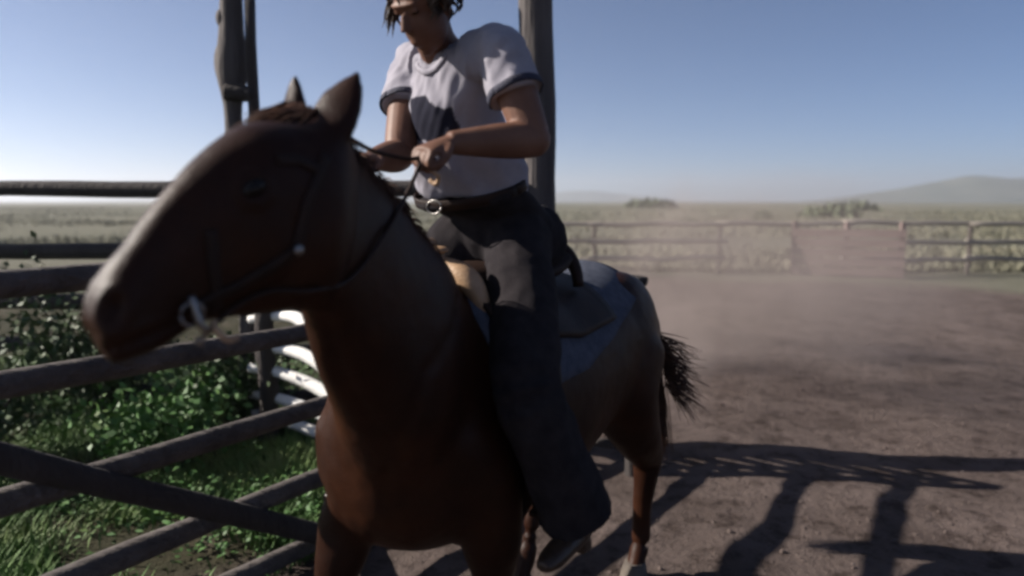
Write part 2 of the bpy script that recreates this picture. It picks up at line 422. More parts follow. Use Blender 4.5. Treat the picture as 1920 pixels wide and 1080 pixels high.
LH = L                       # head plane lateral
HAH = R(-138); hf = Vector((math.sin(HAH), math.cos(HAH), 0)); lh = Vector((-hf.y, hf.x, 0))
head_secs = [
    sec(at(640, 262, 1.53), at(612, 560, 1.50), .085, lh),
    sec(at(600, 222, 1.46), at(590, 585, 1.43), .100, lh),
    sec(at(535, 226, 1.40), at(545, 580, 1.39), .105, lh),
    sec(at(458, 232, 1.33), at(490, 590, 1.34), .100, lh),
    sec(at(378, 284, 1.26), at(425, 597, 1.28), .072, lh),
    sec(at(305, 362, 1.20), at(365, 612, 1.23), .056, lh),
    sec(at(240, 448, 1.15), at(300, 655, 1.18), .052, lh),
    sec(at(182, 522, 1.11), at(248, 675, 1.14), .056, lh),
    sec(at(155, 598, 1.09), at(210, 688, 1.12), .042, lh)]
head = loft(head_secs, n=28, sub=4, egg=.12, box=.9)
nk_lat = lambda t: (lh * (1 - t) + L * t).normalized()
neck_secs = [
    sec(at(590, 235, 1.45), at(575, 575, 1.43), .085, nk_lat(0)),
    sec(at(645, 268, 1.55), at(588, 620, 1.50), .085, nk_lat(.2)),
    sec(at(695, 325, 1.66), at(610, 710, 1.58), .095, nk_lat(.4)),
    sec(at(752, 395, 1.82), at(650, 800, 1.68), .125, nk_lat(.7)),
    sec(at(810, 468, 2.04), at(690, 900, 1.80), .185, L),
    sec(B(.02, 0, 1.40), B(.36, 0, .86), .225, L),
    sec(B(-.10, 0, 1.38), B(.15, 0, .80), .21, L)]
neck = loft(neck_secs, n=28, sub=4, egg=-.22, box=.95)

def ear(base, tip, facing, wbase, inward):
    base = Vector(base); tip = Vector(tip); ax = (tip - base); fv = Vector(facing).normalized()
    s = ax.cross(fv).normalized(); secs = []
    for t, wd, dp in ((-.12, .75, .8), (.08, .95, .85), (.3, 1.0, .75), (.55, .82, .6), (.8, .45, .42), (.97, .14, .2)):
        secs.append((base + ax * t + inward * .02 * math.sin(t * 3), s * wbase * wd, fv * wbase * dp * .6))
    return loft(secs, n=16, sub=3)
earL = ear(at(618, 250, 1.43), at(679, 128, 1.48), (-.3, -.8, 0), .056, Vector((-.3, 0, .1)))
earR = ear(at(553, 236, 1.52), at(553, 132, 1.50), (-.6, -.6, 0), .044, Vector((0, 0, 0)))

pieces = [torso, head, neck, earL, earR]
# shoulders, haunches, chest muscles
for sv in (1, -1):
    pieces.append(ellip(B(.24, .165 * sv, 1.06), f * .15, L * .075, Z * .26))
    pieces.append(ellip(B(.35, .085 * sv, .93), f * .12, L * .095, Z * .20))
    pieces.append(ellip(B(-.93, .155 * sv, 1.12), f * .27, L * .155, Z * .28))
# cheek discs, eye ridges, nostril rims
def head_pt(px, py, d): return at(px, py, d)
ck = at(545, 480, 1.34)
pieces.append(ellip(ck, hf * .085 - Z * .03, lh * .03, Z * .10))
eyeL = at(475, 355, 1.255); eyeR = eyeL - lh * .205
for e in (eyeL, eyeR): pieces.append(ellip(e + Z * .018, hf * .032 - Z * .02, lh * .018, Z * .014))
def limb(P, r): return tube(P, r, n=16, sub=4)
legs = []
fores = {1: [(.24, .15, 1.05, .13), (.12, .18, .86, .13), (.07, .19, .68, .11), (.05, .19, .50, .064), (.05, .185, .44, .055), (.045, .18, .28, .040), (.04, .18, .15, .045), (.07, .18, .08, .040), (.085, .18, .04, .048)],
         -1: [(.32, -.14, 1.05, .12), (.31, -.14, .86, .115), (.35, -.14, .70, .092), (.40, -.16, .50, .053), (.40, -.155, .44, .048), (.39, -.15, .28, .034), (.37, -.15, .15, .041), (.405, -.15, .08, .036), (.42, -.15, .04, .045)]}
hinds = {1: [(-.98, .15, 1.08, .20), (-.92, .18, .88, .17), (-1.00, .21, .70, .12), (-1.12, .22, .54, .074), (-1.12, .22, .46, .060), (-1.11, .21, .30, .042), (-1.10, .21, .15, .046), (-1.06, .21, .08, .041), (-1.04, .21, .04, .049)],
         -1: [(-.95, -.14, 1.10, .19), (-.74, -.17, .88, .14), (-.76, -.17, .70, .085), (-.82, -.165, .52, .058), (-.82, -.16, .46, .050), (-.76, -.16, .30, .036), (-.72, -.16, .15, .043), (-.68, -.16, .08, .037), (-.66, -.16, .04, .046)]}
hoof_at = []
for dct in (fores, hinds):
    for sv in (1, -1):
        q = dct[sv]; pieces.append(limb([B(u, v, z) for u, v, z, r in q], [r for *_, r in q])); hoof_at.append(q[-1])
pieces.append(ellip(B(.26, -.09, 1.08), f * .16, L * .13, Z * .20))
pieces.append(ellip(B(.26, .09, 1.08), f * .16, L * .13, Z * .20))
pieces.append(tube([at(455, 440, 1.27), at(380, 490, 1.225), at(320, 540, 1.19)], [.020, .018, .010], n=10))
hm = fuse(pieces, .0085, smooth=16)
from mathutils.bvhtree import BVHTree
def relax(me, wfun, it):
    co = get_co(me).astype(np.float64); ne = len(me.edges); e = np.empty(ne * 2, np.int32); me.edges.foreach_get('vertices', e); e = e.reshape(-1, 2)
    deg = np.bincount(e.ravel(), minlength=len(co))[:, None]; w_ = wfun(co)[:, None]
    for _ in range(it):
        s_ = np.zeros_like(co)
        for k_ in range(3):
            s_[:, k_] = np.bincount(e[:, 0], co[e[:, 1], k_], len(co)) + np.bincount(e[:, 1], co[e[:, 0], k_], len(co))
        co = co + .6 * w_ * (s_ / deg - co)
    set_co(me, co)
def wbody(co):
    d = co[:, :2] - np.array([W0.x, W0.y]); u = d @ np.array([f.x, f.y]); z = co[:, 2]
    w_ = np.clip((z - .62) / .18, 0, 1) * np.clip((.75 - u) / .15, 0, 1)
    hp_ = np.array(at(600, 380, 1.48)); w_ *= np.clip((np.linalg.norm(co - hp_, axis=1) - .28) / .15, 0, 1)
    return w_
relax(hm, wbody, 90)
bvh0 = BVHTree.FromPolygons([v.co for v in hm.vertices], [tuple(p.vertices) for p in hm.polygons])
def ray0(px, py):
    o = Vector((0, 0, EYE)); d = (at(px, py, 1) - o).normalized(); h = bvh0.ray_cast(o, d)
    return h[0] if h[0] is not None else at(px, py, 1.2)
co = get_co(hm); no = get_no(hm)
hd = vnoise(co, 9, 2) * .0035 + vnoise(co, 26, 4) * .0012
# dish the front of each ear, sink the nostrils
co = co + no * hd[:, None]
nA = ray0(208, 590); nB = nA - lh * .075
for nn_ in (nA, nB):
    for q in (0, 1):
        dd_ = np.linalg.norm(co - np.array(nn_ + (Z * .018 - hf * .006) * q), axis=1); co -= no * (np.exp(-(dd_ / .013) ** 2) * .016)[:, None]
        co += no * (np.exp(-((dd_ - .026) / .009) ** 2) * .003)[:, None]
mth = [ray0(px, py) for px, py in ((205, 655), (235, 648), (265, 636), (300, 622), (335, 607), (350, 600))]
md = np.full(len(co), 9.0)
for a_, b_ in zip(mth[:-1], mth[1:]):
    for k_ in range(8): md = np.minimum(md, np.linalg.norm(co - np.array(a_.lerp(b_, k_ / 8)), axis=1))
co -= no * (np.exp(-(md / .007) ** 2) * .009)[:, None]; co += no * (np.exp(-((md - .018) / .009) ** 2) * .003)[:, None]
# jugular groove and shoulder line
for line, dep, wd_ in ((((612, 600), (640, 700), (700, 800), (760, 860)), .010, .022), (((860, 560), (800, 700), (740, 830), (720, 900)), .008, .024), (((560, 420), (540, 520), (490, 560)), .005, .016)):
    pl = [ray0(*q) for q in line]; md = np.full(len(co), 9.0)
    for a_, b_ in zip(pl[:-1], pl[1:]):
        for k_ in range(14): md = np.minimum(md, np.linalg.norm(co - np.array(a_.lerp(b_, k_ / 14)), axis=1))
    co -= no * (np.exp(-(md / wd_) ** 2) * dep)[:, None]
eyeL = ray0(478, 352); eyeR = eyeL - lh * .20
for e in (eyeL, eyeR):
    dd_ = np.linalg.norm(co - np.array(e), axis=1)
    co += no * (np.exp(-((dd_ - .027) / .010) ** 2) * .006)[:, None]
set_co(hm, co)
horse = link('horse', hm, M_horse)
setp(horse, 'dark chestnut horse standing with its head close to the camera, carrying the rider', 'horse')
for u, v, z, r in hoof_at:
    c = B(u + .012, v, 0)
    secs = [(c + Z * .004, L * .062, f * .072), (c + Z * .035 - f * .004, L * .056, f * .064), (c + Z * .075 - f * .014, L * .046, f * .050)]
    link('hoof', mesh_from([loft(secs, n=18, sub=2)]), M_hoof, horse)
for e in (eyeL, eyeR): link('eye', mesh_from([ellip(e - (e - (eyeL + eyeR) / 2).normalized() * .004, hf * .022 - Z * .008, lh * .018, Z * .016)]), M_eye, horse)

def strands(roots, dirs, length, r, droop, n, spread, seed, wind=Vector((0, 0, 0)), seg=6, nside=4):
    rnd = random.Random(seed); out = []
    for i in range(n):
        k = rnd.random() * (len(roots) - 1); a0 = int(k); t = k - a0
        p = Vector(roots[a0]).lerp(Vector(roots[a0 + 1]), t); d = Vector(dirs[a0]).lerp(Vector(dirs[a0 + 1]), t).normalized()
        d = (d + Vector((rnd.gauss(0, spread), rnd.gauss(0, spread), rnd.gauss(0, spread)))).normalized()
        p = p + Vector((rnd.gauss(0, .006), rnd.gauss(0, .006), rnd.gauss(0, .004)))
        ln = length * rnd.uniform(.6, 1.1); st = ln / seg; P = [p]; R_ = [r]
        for s in range(seg):
            d = (d + Vector((0, 0, -droop)) + wind * (s / seg) + Vector((rnd.gauss(0, .05), rnd.gauss(0, .05), rnd.gauss(0, .05)))).normalized()
            p = p + d * st; P.append(p); R_.append(r * (1 - .8 * (s + 1) / seg))
        out.append(tube(P, R_, n=nside, sub=1))
    return out
# mane falls on the off side, forelock between the ears
crest = [at(600, 236, 1.47), at(645, 270, 1.56), at(695, 328, 1.67), at(752, 398, 1.83), at(806, 468, 2.03)]
link('mane', mesh_from(strands([c - Z * .004 for c in crest], [(lh * .5 + Z * .35)] * 5, .06, .0034, .35, 260, .2, 33) + strands([c - Z * .008 for c in crest], [(-lh + Z * .55)] * 5, .17, .0042, .22, 800, .16, 3)), M_mane, horse)
fl = [at(545, 196, 1.47), at(590, 212, 1.44)]
link('forelock', mesh_from(strands(fl, [hf * .75 - Z * .30, hf * .75 - Z * .25 + lh * .1], .15, .0035, .10, 190, .16, 5)), M_mane, horse)
tb = B(-1.27, 0, 1.26)
link('tail', mesh_from(strands([tb, tb - f * .03 - Z * .06], [-f * .8 + L * .45 - Z * .3, -f * .8 + L * .5 - Z * .3], .80, .006, .50, 900, .08, 8, wind=L * .04, seg=9) + strands([tb - f * .10 - Z * .20 + L * .16, tb - f * .13 - Z * .48 + L * .22], [L * .9 - f * .3 - Z * .5, L * .9 - f * .3 - Z * .7], .20, .0035, .05, 200, .30, 12)), M_tail, horse)

# ---------------------------------------------------------------- saddle blanket and saddle
def drape(u0, u1, th0, th1, off, nu=24, nt=30, thick=.012, ripple=.004, shape=None):
    V = []; F = []
    for lay in (0, 1):
        for i in range(nu + 1):
            for j in range(nt + 1):
                u = u0 + (u1 - u0) * i / nu; th = th0 + (th1 - th0) * j / nt
                if shape: u, th = shape(u, th, i / nu, j / nt)
                o = off + ripple * math.sin(u * 26 + th * 3) + (thick if lay else 0)
                V.append(torso_pt(u, th, o))
    k = (nu + 1) * (nt + 1)
    for i in range(nu):
        for j in range(nt):
            a = i * (nt + 1) + j; q = (a, a + 1, a + nt + 2, a + nt + 1); F.append(q); F.append(tuple(x + k for x in q[::-1]))
    for i in range(nu):
        for j in (0, nt):
            a = i * (nt + 1) + j; F.append((a, a + nt + 1, a + nt + 1 + k, a + k))
    for j in range(nt):
        for i in (0, nu):
            a = i * (nt + 1) + j; F.append((a, a + 1, a + 1 + k, a + k))
    return V, F
bl = link('saddle_blanket', mesh_from([drape(.10, -.94, -1.45, 1.45, .014, shape=lambda u, th, a, b: (u, th * (1 - .38 * a)))]), M_blank)
setp(bl, 'blue grey wool saddle blanket lying over the back and rump of the horse', 'blanket')
sad = empty('saddle', B(-.25, 0, 1.4), 'dark leather western saddle with tan pommel under the rider', 'saddle')
link('skirt', mesh_from([drape(.06, -.62, -.95, .95, .034, thick=.014, ripple=.001, shape=lambda u, th, a, b: (u, th))]), M_leather, sad)
link('seat', mesh_from([loft([(B(.0, 0, 1.435), L * .10, Z * .04), (B(-.12, 0, 1.44), L * .12, Z * .045), (B(-.28, 0, 1.425), L * .15, Z * .045), (B(-.42, 0, 1.44), L * .17, Z * .05), (B(-.50, 0, 1.47), L * .17, Z * .05)], n=24)]), M_leather, sad)
cp = [B(-.50, .19 * math.sin(a), 1.36 + .17 * math.cos(a)) - f * .03 * math.cos(a) for a in np.linspace(-1.5, 1.5, 13)]
link('cantle', mesh_from([tube(cp, [.02, .022, .026, .03, .032, .033, .033, .033, .032, .03, .026, .022, .02], n=12, sub=2)]), M_leather, sad)
sp = [B(.035 + .02 * math.cos(a), .155 * math.sin(a), 1.315 + .16 * math.cos(a)) for a in np.linspace(-1.45, 1.45, 13)]
link('pommel', mesh_from([tube(sp, [.018, .026, .034, .040, .040, .036, .036, .036, .040, .040, .034, .026, .018], n=14, sub=2)]), M_tan, sad)
hb = B(.055, 0, 1.47)
link('horn', mesh_from([tube([hb, hb + Z * .05 + f * .012], [.022, .018], n=14), ellip(hb + Z * .062 + f * .016, f * .034, L * .034, Z * .012)]), M_tan, sad)
for sv in (1, -1):
    fp = [(B(-.12, .20 * sv, 1.36), f * .07, L * sv * .006 + Z * .002), (B(-.08, .305 * sv, 1.16), f * .085, L * sv * .007), (B(-.03, .335 * sv, .98), f * .07, L * sv * .007), (B(0, .345 * sv, .86), f * .03, L * sv * .007)]
    fe = link('fender', mesh_from([loft(fp, n=16, sub=5)]), M_leather, sad)
    sb = B(.0, .37 * sv, .74); ring = [sb + f * (.0) + L * x * sv + Z * z for x, z in ((-.055, 0), (-.058, .06), (-.03, .115), (0, .13), (.03, .115), (.058, .06), (.055, 0))]
    link('stirrup', mesh_from([tube(ring, .011, n=10, sub=3, flat=1.0), boxm(sb, f * .035, L * .06, Z * .008)]), M_leather, sad)
ci = [torso_pt(-.02, th, .012) for th in np.linspace(1.1, 2 * math.pi - 1.1, 30)]
link('cinch', mesh_from([tube(ci, .05, n=8, sub=1, flat=.12, ref=f)]), M_leather, sad)
# ---------------------------------------------------------------- bridle
bri = empty('bridle', at(500, 400, 1.28), 'dark leather bridle with metal bit on the horse head, reins running back to the rider', 'bridle')
def on_head(px, py, d): return at(px, py, d)
bvh = BVHTree.FromPolygons([v.co for v in hm.vertices], [tuple(p.vertices) for p in hm.polygons])
def snap(p, off=.006):
    h = bvh.find_nearest(p); return h[0] + h[1] * off
def ray_on(px, py, off=.005):
    o = Vector((0, 0, EYE)); d = (at(px, py, 1) - o).normalized(); h = bvh.ray_cast(o, d)
    return (h[0] + h[1] * off) if h[0] is not None else at(px, py, 1.3)
def snapn(p, off):
    h = bvh.find_nearest(p); return h[0] + h[1] * off, h[1]
def strap(name, pts, w=.011):
    P = []
    for a, b in zip(pts[:-1], pts[1:]):
        for k in range(5): P.append(Vector(a).lerp(Vector(b), k / 5))
    P.append(Vector(pts[-1])); q = [snapn(p, .0005) for p in P]
    return link(name, mesh_from([ribbon([x[0] for x in q], [x[1] for x in q], w, .0045)]), M_leather, bri)
bitp = ray_on(352, 585)
strap('cheek_strap', [ray_on(612, 290), ray_on(575, 380), ray_on(556, 467), ray_on(450, 535), bitp])
strap('browband', [ray_on(600, 320), ray_on(560, 300), ray_on(520, 300)])
strap('noseband', [ray_on(405, 585), ray_on(400, 500), ray_on(395, 430)])
link('rosette', mesh_from([ellip(ray_on(556, 467, .012), hf * .010, lh * .004, Z * .010)]), M_metal, bri)
bs = [bitp + lh * .012 + Z * .03, bitp + lh * .02 - Z * .02 - hf * .01, at(392, 618, 1.19), at(374, 640, 1.19)]
bit = link('bit', mesh_from([tube(bs, [.006, .007, .006, .005], n=8, sub=5), ellip(at(374, 640, 1.19), (.009, 0, 0), (0, .005, 0), (0, 0, .009)), tube([bitp + lh * .012 + hf * .02 * math.cos(a) + Z * .02 * math.sin(a) for a in np.linspace(0, 6.28, 17)], .003, n=6, sub=1)]), M_metal, bri)
link('curb_strap', mesh_from([tube([at(400, 604, 1.20), at(408, 622, 1.19), at(428, 637, 1.20), at(446, 632, 1.22)], [.007, .006, .006, .005], n=8, sub=5)]), M_tan, bri)

# ---------------------------------------------------------------- rider
pel = Vector((-.06, 2.46, 1.56))
shR = at(772, 126, 2.47); shL = at(940, 96, 2.05)
elR = at(748, 292, 2.27); wrR = at(700, 298, 2.06)
elL = at(1000, 262, 1.99); wrL = at(842, 268, 1.87)
shc = (shR + shL) / 2; lat = (shL - shR).normalized()
wa = Vector((-.14, 2.37, 1.76)); chs = Vector((-.185, 2.31, 1.97))
nb = at(822, 88, 2.21)
hc = at(795, 8, 2.08)
kL = B(.13, .36, 1.15); kR = B(.10, -.37, 1.17)
anL = B(-.05, .43, .73); anR = B(-.03, -.42, .735)
hL_ = pel + L * .095; hR_ = pel - L * .095
up_t = (shc - pel).normalized(); fw = lat.cross(up_t).normalized()
if fw.dot(f) < 0: fw = -fw
def trunk(inf, z0=0, lo=0):
    S_ = [(pel - Z * .04, L * (.15 + inf), f * (.11 + inf)), (pel + Z * .06, L * (.165 + inf), f * (.125 + inf)), (wa, L * (.165 + inf), fw * (.115 + inf)),
          (chs, lat * (.165 + inf), fw * (.12 + inf)), (shc - up_t * .06, lat * (.175 + inf), fw * (.115 + inf)), (shc + up_t * .03, lat * (.14 + inf), fw * (.085 + inf)), (nb - up_t * .01, lat * (.06 + inf * .5), fw * (.058 + inf * .5))]
    return loft(S_[lo:], n=28, sub=4, box=.93)
hdir = (hc - nb).normalized()
face = (f * .55 + Vector((-.25, -.1, 0)) - Z * .62).normalized()       # he looks down past the horse's neck
fl_ = L.copy(); fl_ = (fl_ - face * fl_.dot(face)).normalized(); fu = fl_.cross(face); 
if fu.z < 0: fu = -fu
bp_ = [trunk(-.012), tube([shc - up_t * .02, nb, (nb + hc) / 2 + fu * .01, hc - fu * .03 - face * .01], [.075, .062, .058, .060], n=16),
       ellip(hc + fu * .035 - face * .02, fl_ * .076, face * .098, fu * .092, n=20),
       ellip(hc - fu * .045 + face * .025, fl_ * .060, face * .068, fu * .078, n=20),      # face and jaw
       ellip(hc - fu * .108 + face * .060, fl_ * .024, face * .018, fu * .017),            # chin
       tube([hc + face * .082 + fu * .012, hc + face * .103 - fu * .030], [.010, .016], n=10),   # nose
       ellip(hc + face * .084 - fu * .066, fl_ * .024, face * .012, fu * .006), ellip(hc + face * .082 - fu * .077, fl_ * .021, face * .012, fu * .006),
       ellip(hc + face * .070 + fu * .035, fl_ * .052, face * .018, fu * .010), ellip(hc + face * .072 + fl_ * .031 + fu * .016, fl_ * .017, face * .008, fu * .009), ellip(hc + face * .072 - fl_ * .031 + fu * .016, fl_ * .017, face * .008, fu * .009),            # brow
       ellip(hc - face * .005 + fl_ * .077 - fu * .015, fl_ * .010, face * .018, fu * .031), ellip(hc - face * .005 - fl_ * .077 - fu * .015, fl_ * .010, face * .018, fu * .031)]
def hand(wr, dirv, palm, side, curl, s=1.0):
    """wr wrist point, dirv finger direction, palm normal, side towards the thumb"""
    d = dirv.normalized(); n_ = (palm - d * palm.dot(d)).normalized(); sd = d.cross(n_).normalized()
    if sd.dot(side) < 0: sd = -sd
    out = [loft([(wr - d * .01, sd * .026, n_ * .020), (wr + d * .03, sd * .036, n_ * .019), (wr + d * .07, sd * .042, n_ * .017), (wr + d * .092, sd * .040, n_ * .014)], n=16, sub=3)]
    for k, (o, ln) in enumerate(((.031, .074), (.010, .082), (-.011, .077), (-.031, .060))):
        p = wr + d * .085 + sd * o; P = [p - d * .02, p]; r = [.0100, .0096]; dd2 = d.copy(); c = 0
        for seg, fr in enumerate((.45, .30, .25)):
            c += curl[seg] ; dv = d * math.cos(c) + n_ * math.sin(c); p = p + dv * ln * fr; P.append(p); r.append((.0093, .0086, .0074)[seg])
        out.append(tube(P, r, n=10, sub=3))
    tp = wr + d * .022 + sd * .028; P = [tp, tp + d * .028 + sd * .020 + n_ * .010, tp + d * .052 + sd * .018 + n_ * .028, tp + d * .070 + sd * .004 + n_ * .038]
    out.append(tube(P, [.0135, .0125, .0110, .0090], n=10, sub=3)); return out
bp_ += [ball(elL, .049), ball(elR, .049)]
dL = (at(785, 288, 1.80) - wrL); dR = (at(655, 296, 1.93) - wrR)
bp_ += [limb([shL - up_t * .01, shL.lerp(elL, .35), elL.lerp(shL, .15), elL, elL.lerp(wrL, .3), wrL.lerp(elL, .25), wrL], [.060, .060, .052, .047, .050, .038, .030])]
bp_ += [limb([shR - up_t * .01, shR.lerp(elR, .35), elR.lerp(shR, .15), elR, elR.lerp(wrR, .3), wrR.lerp(elR, .25), wrR], [.060, .060, .052, .047, .050, .038, .030])]
bp_ += hand(wrL, dL, Vector((0, .1, -1)) - f * .3, f * 1.0 - Z * 0 + Vector((0, 0, .3)), (1.0, 1.35, .9))
bp_ += hand(wrR, dR, Vector((0, 0, -1)), Vector((.2, -.8, .3)), (.55, .8, .6))
for hh, kk, an in ((hL_, kL, anL), (hR_, kR, anR)):
    bp_.append(limb([hh, hh.lerp(kk, .5), kk, kk.lerp(an, .35), an], [.075, .065, .05, .048, .035]))
bm_ = fuse(bp_, .0048, smooth=4)
rider = link('person', bm_, M_skin)
setp(rider, 'person in grey T-shirt and dark trousers bending forward on the horse, holding the reins', 'person')
for sv in (1, -1):
    link('eye', mesh_from([ellip(hc + face * .068 + fl_ * .031 * sv + fu * .010, fl_ * .012, face * .010, fu * .006)]), M_eye, rider)
# hair: cap plus curls, fringe hanging forward
rnd = random.Random(4); hp = [ellip(hc + fu * .050 - face * .035, fl_ * .083, face * .098, fu * .092, n=20)]
hair_me = fuse(hp, .006, smooth=3); hco = get_co(hair_me); hno = get_no(hair_me); set_co(hair_me, hco + hno * (vnoise(hco, 45, 1) * .009 + .002)[:, None])
link('hair', hair_me, M_hair, rider)
curl = []
for i in range(240):
    a = rnd.uniform(0, 2 * math.pi); e = rnd.uniform(-.5, 1.2)
    d = fl_ * math.cos(a) * math.cos(e) + face * math.sin(a) * math.cos(e) + fu * math.sin(e)
    if d.dot(face) > .55 and d.dot(fu) < .45: continue
    p = hc + fu * .045 - face * .03 + fl_ * d.dot(fl_) * .082 + face * d.dot(face) * .097 + fu * d.dot(fu) * .09
    P = [p]; q = d.copy(); ph = rnd.uniform(0, 6)
    for s in range(6):
        q = (q * .6 + Vector((0, 0, -.35)) + Vector((math.sin(ph + s * 1.3), math.cos(ph + s * 1.3), 0)) * .6).normalized(); p = p + q * .013; P.append(p)
    curl.append(tube(P, [.005, .0055, .005, .0045, .004, .003, .0015], n=5, sub=2))
link('curls', mesh_from(curl), M_hair, rider)
# right-hand side locks hanging by the cheek, catching the sun
lk = [hc - fl_ * .070 + face * .03 + fu * .05, hc - fl_ * .074 + face * .06 + fu * .0]
link('side_locks', mesh_from(strands(lk, [-fl_ * .3 + face * .2 - Z * .3, -fl_ * .3 + face * .2 - Z * .3], .06, .0028, .35, 60, .25, 9)), M_hair, rider)

# T-shirt
def sleeve(sh, el, k):
    e = sh.lerp(el, k); return limb([shc.lerp(sh, .55), sh, sh.lerp(e, .5), e], [.080, .074, .078, .082])
def shirt_trunk(inf):
    m_ = pel.lerp(wa, .70)
    S_ = [(m_, L * (.165 + inf), f * (.118 + inf)), (wa, L * (.165 + inf), fw * (.115 + inf)), (chs, lat * (.165 + inf), fw * (.12 + inf)), (shc - up_t * .06, lat * (.175 + inf), fw * (.115 + inf)), (shc + up_t * .03, lat * (.14 + inf), fw * (.085 + inf)), (nb - up_t * .01, lat * (.06 + inf * .5), fw * (.058 + inf * .5))]
    return loft(S_, n=28, sub=4, box=.93)
shirt_p = [shirt_trunk(.010), sleeve(shL, elL, .50), sleeve(shR, elR, .50)]
sm = fuse(shirt_p, .0065, smooth=8)
co = get_co(sm); no = get_no(sm)
# loose folds: long wrinkles running from the shoulders to the waist, bulging over the belt
q = np.stack([(co - np.array(pel)) @ np.array(lat), (co - np.array(pel)) @ np.array(up_t), (co - np.array(pel)) @ np.array(fw)], 1)
wr = np.array([noise.noise(Vector((a * 16 + b * 7, b * 3.5, c * 9))) for a, b, c in q]) * .013 + np.array([noise.noise(Vector((a * 34 - b * 20, b * 8, c * 20 + 4))) for a, b, c in q]) * .005
bag = .014 * np.exp(-((q[:, 1] - .25) / .10) ** 2) * (q[:, 2] > -.2)
co = co + no * (wr + bag)[:, None]; set_co(sm, co)
pa_ = sm.attributes.new('print', 'FLOAT', 'POINT')
qc = (co - np.array(chs)); X_ = qc @ np.array(lat); Y_ = qc @ np.array(up_t); front = (no @ np.array(fw)) > .15
nzp = vnoise(co, 22, 7)
blob = (np.abs(X_ - .035) < .10 + .012 * nzp) & (Y_ > -.055 + .012 * nzp) & (Y_ < .06 + .02 * np.cos(X_ * 26) + .015 * nzp)
marks = (np.abs(X_ + .02) < .075) & (Y_ > -.115) & (Y_ < -.075) & (np.sin(X_ * 240) + nzp * 2 > .2)
pa_.data.foreach_set('value', ((blob | marks) & front).astype(np.float32))
M_shirt = mat('grey_cotton', (.22, .21, .245), (.30, .285, .32), scale=9, bump=.25, bscale=240, rough=.95, bdist=.003, spec=.06)
n_ = M_shirt.node_tree.nodes; l_ = M_shirt.node_tree.links; b_ = n_['Principled BSDF']; src = b_.inputs['Base Color'].links[0].from_socket
an_ = n_.new('ShaderNodeAttribute'); an_.attribute_name = 'print'; mx = n_.new('ShaderNodeMix'); mx.data_type = 'RGBA'
l_.new(an_.outputs['Fac'], mx.inputs[0]); l_.new(src, mx.inputs[6]); mx.inputs[7].default_value = (.018, .018, .028, 1); l_.new(mx.outputs[2], b_.inputs['Base Color'])
link('t_shirt', sm, M_shirt, rider)
sbv = BVHTree.FromPolygons([v.co for v in sm.vertices], [tuple(p.vertices) for p in sm.polygons])
cpt = []; cnn = []
for a in np.linspace(0, 2 * math.pi, 33):
    p = nb - up_t * .030 + lat * .078 * math.cos(a) + fw * (.078 * math.sin(a)) - up_t * .022 * max(0, math.sin(a)); h = sbv.find_nearest(p); cpt.append(h[0] + h[1] * .001); cnn.append(h[1])
link('collar', mesh_from([ribbon(cpt, cnn, .010, .005)]), M_shirt, rider)
for sh_, el_ in ((shL, elL), (shR, elR)):
    ax_ = (el_ - sh_).normalized(); u1 = ax_.orthogonal().normalized(); u2 = ax_.cross(u1); c_ = sh_.lerp(el_, .5) - ax_ * .012; P = []; N = []
    for a in np.linspace(0, 2 * math.pi, 33):
        q_ = u1 * math.cos(a) + u2 * math.sin(a); h = sbv.ray_cast(c_ + q_ * .16, -q_)
        P.append((h[0] if h[0] is not None else c_ + q_ * .075) + q_ * .001); N.append(q_)
    link('sleeve_trim', mesh_from([ribbon(P, N, .011, .003)]), M_navy, rider)

# trousers
tp_ = [loft([(pel - Z * .08, L * .14, f * .11), (pel - Z * .02 - f * .05, L * .178, f * .17), (pel + Z * .07 - f * .03, L * .185, f * .16), (wa - Z * .06, L * .182, fw * .135), (wa - Z * .035, L * .178, fw * .132)], n=28)]
for sv in (1, -1): tp_.append(ellip(pel - f * .14 + L * .08 * sv - Z * .02, f * .12, L * .11, Z * .13))
for hh, kk, an in ((hL_, kL, anL), (hR_, kR, anR)):
    tp_.append(limb([hh, hh.lerp(kk, .35), hh.lerp(kk, .75), kk, kk.lerp(an, .3), kk.lerp(an, .7), an], [.118, .114, .108, .098, .100, .108, .118]))
tm = fuse(tp_, .0085, smooth=6); co = get_co(tm); no = get_no(tm)
co = co + no * (vnoise(co * np.array([1, 1, .55]), 11, 3) * .012 + vnoise(co, 24, 6) * .003)[:, None]; set_co(tm, co)
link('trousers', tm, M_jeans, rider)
ang = np.linspace(0, 2 * math.pi, 41)
bc = [wa - Z * .045 + L * .182 * math.cos(a) + fw * .137 * math.sin(a) for a in ang]
link('belt', mesh_from([ribbon(bc, [L * math.cos(a) + fw * math.sin(a) for a in ang], .019, .005)]), M_leather, rider)
bk = wa - Z * .045 + fw * .145
link('belt_buckle', mesh_from([tube([bk + L * .030 * math.cos(a) + Z * .022 * math.sin(a) for a in np.linspace(0, 2 * math.pi, 17)], .0035, n=6, sub=1)]), M_metal, rider)
for an, sv in ((anL, 1), (anR, -1)):
    bo = [tube([an + Z * .10, an, an - Z * .045], [.060, .050, .048], n=16), tube([an - Z * .055 - f * .035, an - Z * .06 + f * .06, an - Z * .072 + f * .16, an - Z * .072 + f * .21], [.040, .044, .038, .020], n=16, flat=.8), boxm(an - Z * .105 - f * .03, f * .028, L * .026, Z * .02)]
    link('boot', fuse(bo, .007, smooth=4), M_boot, rider)

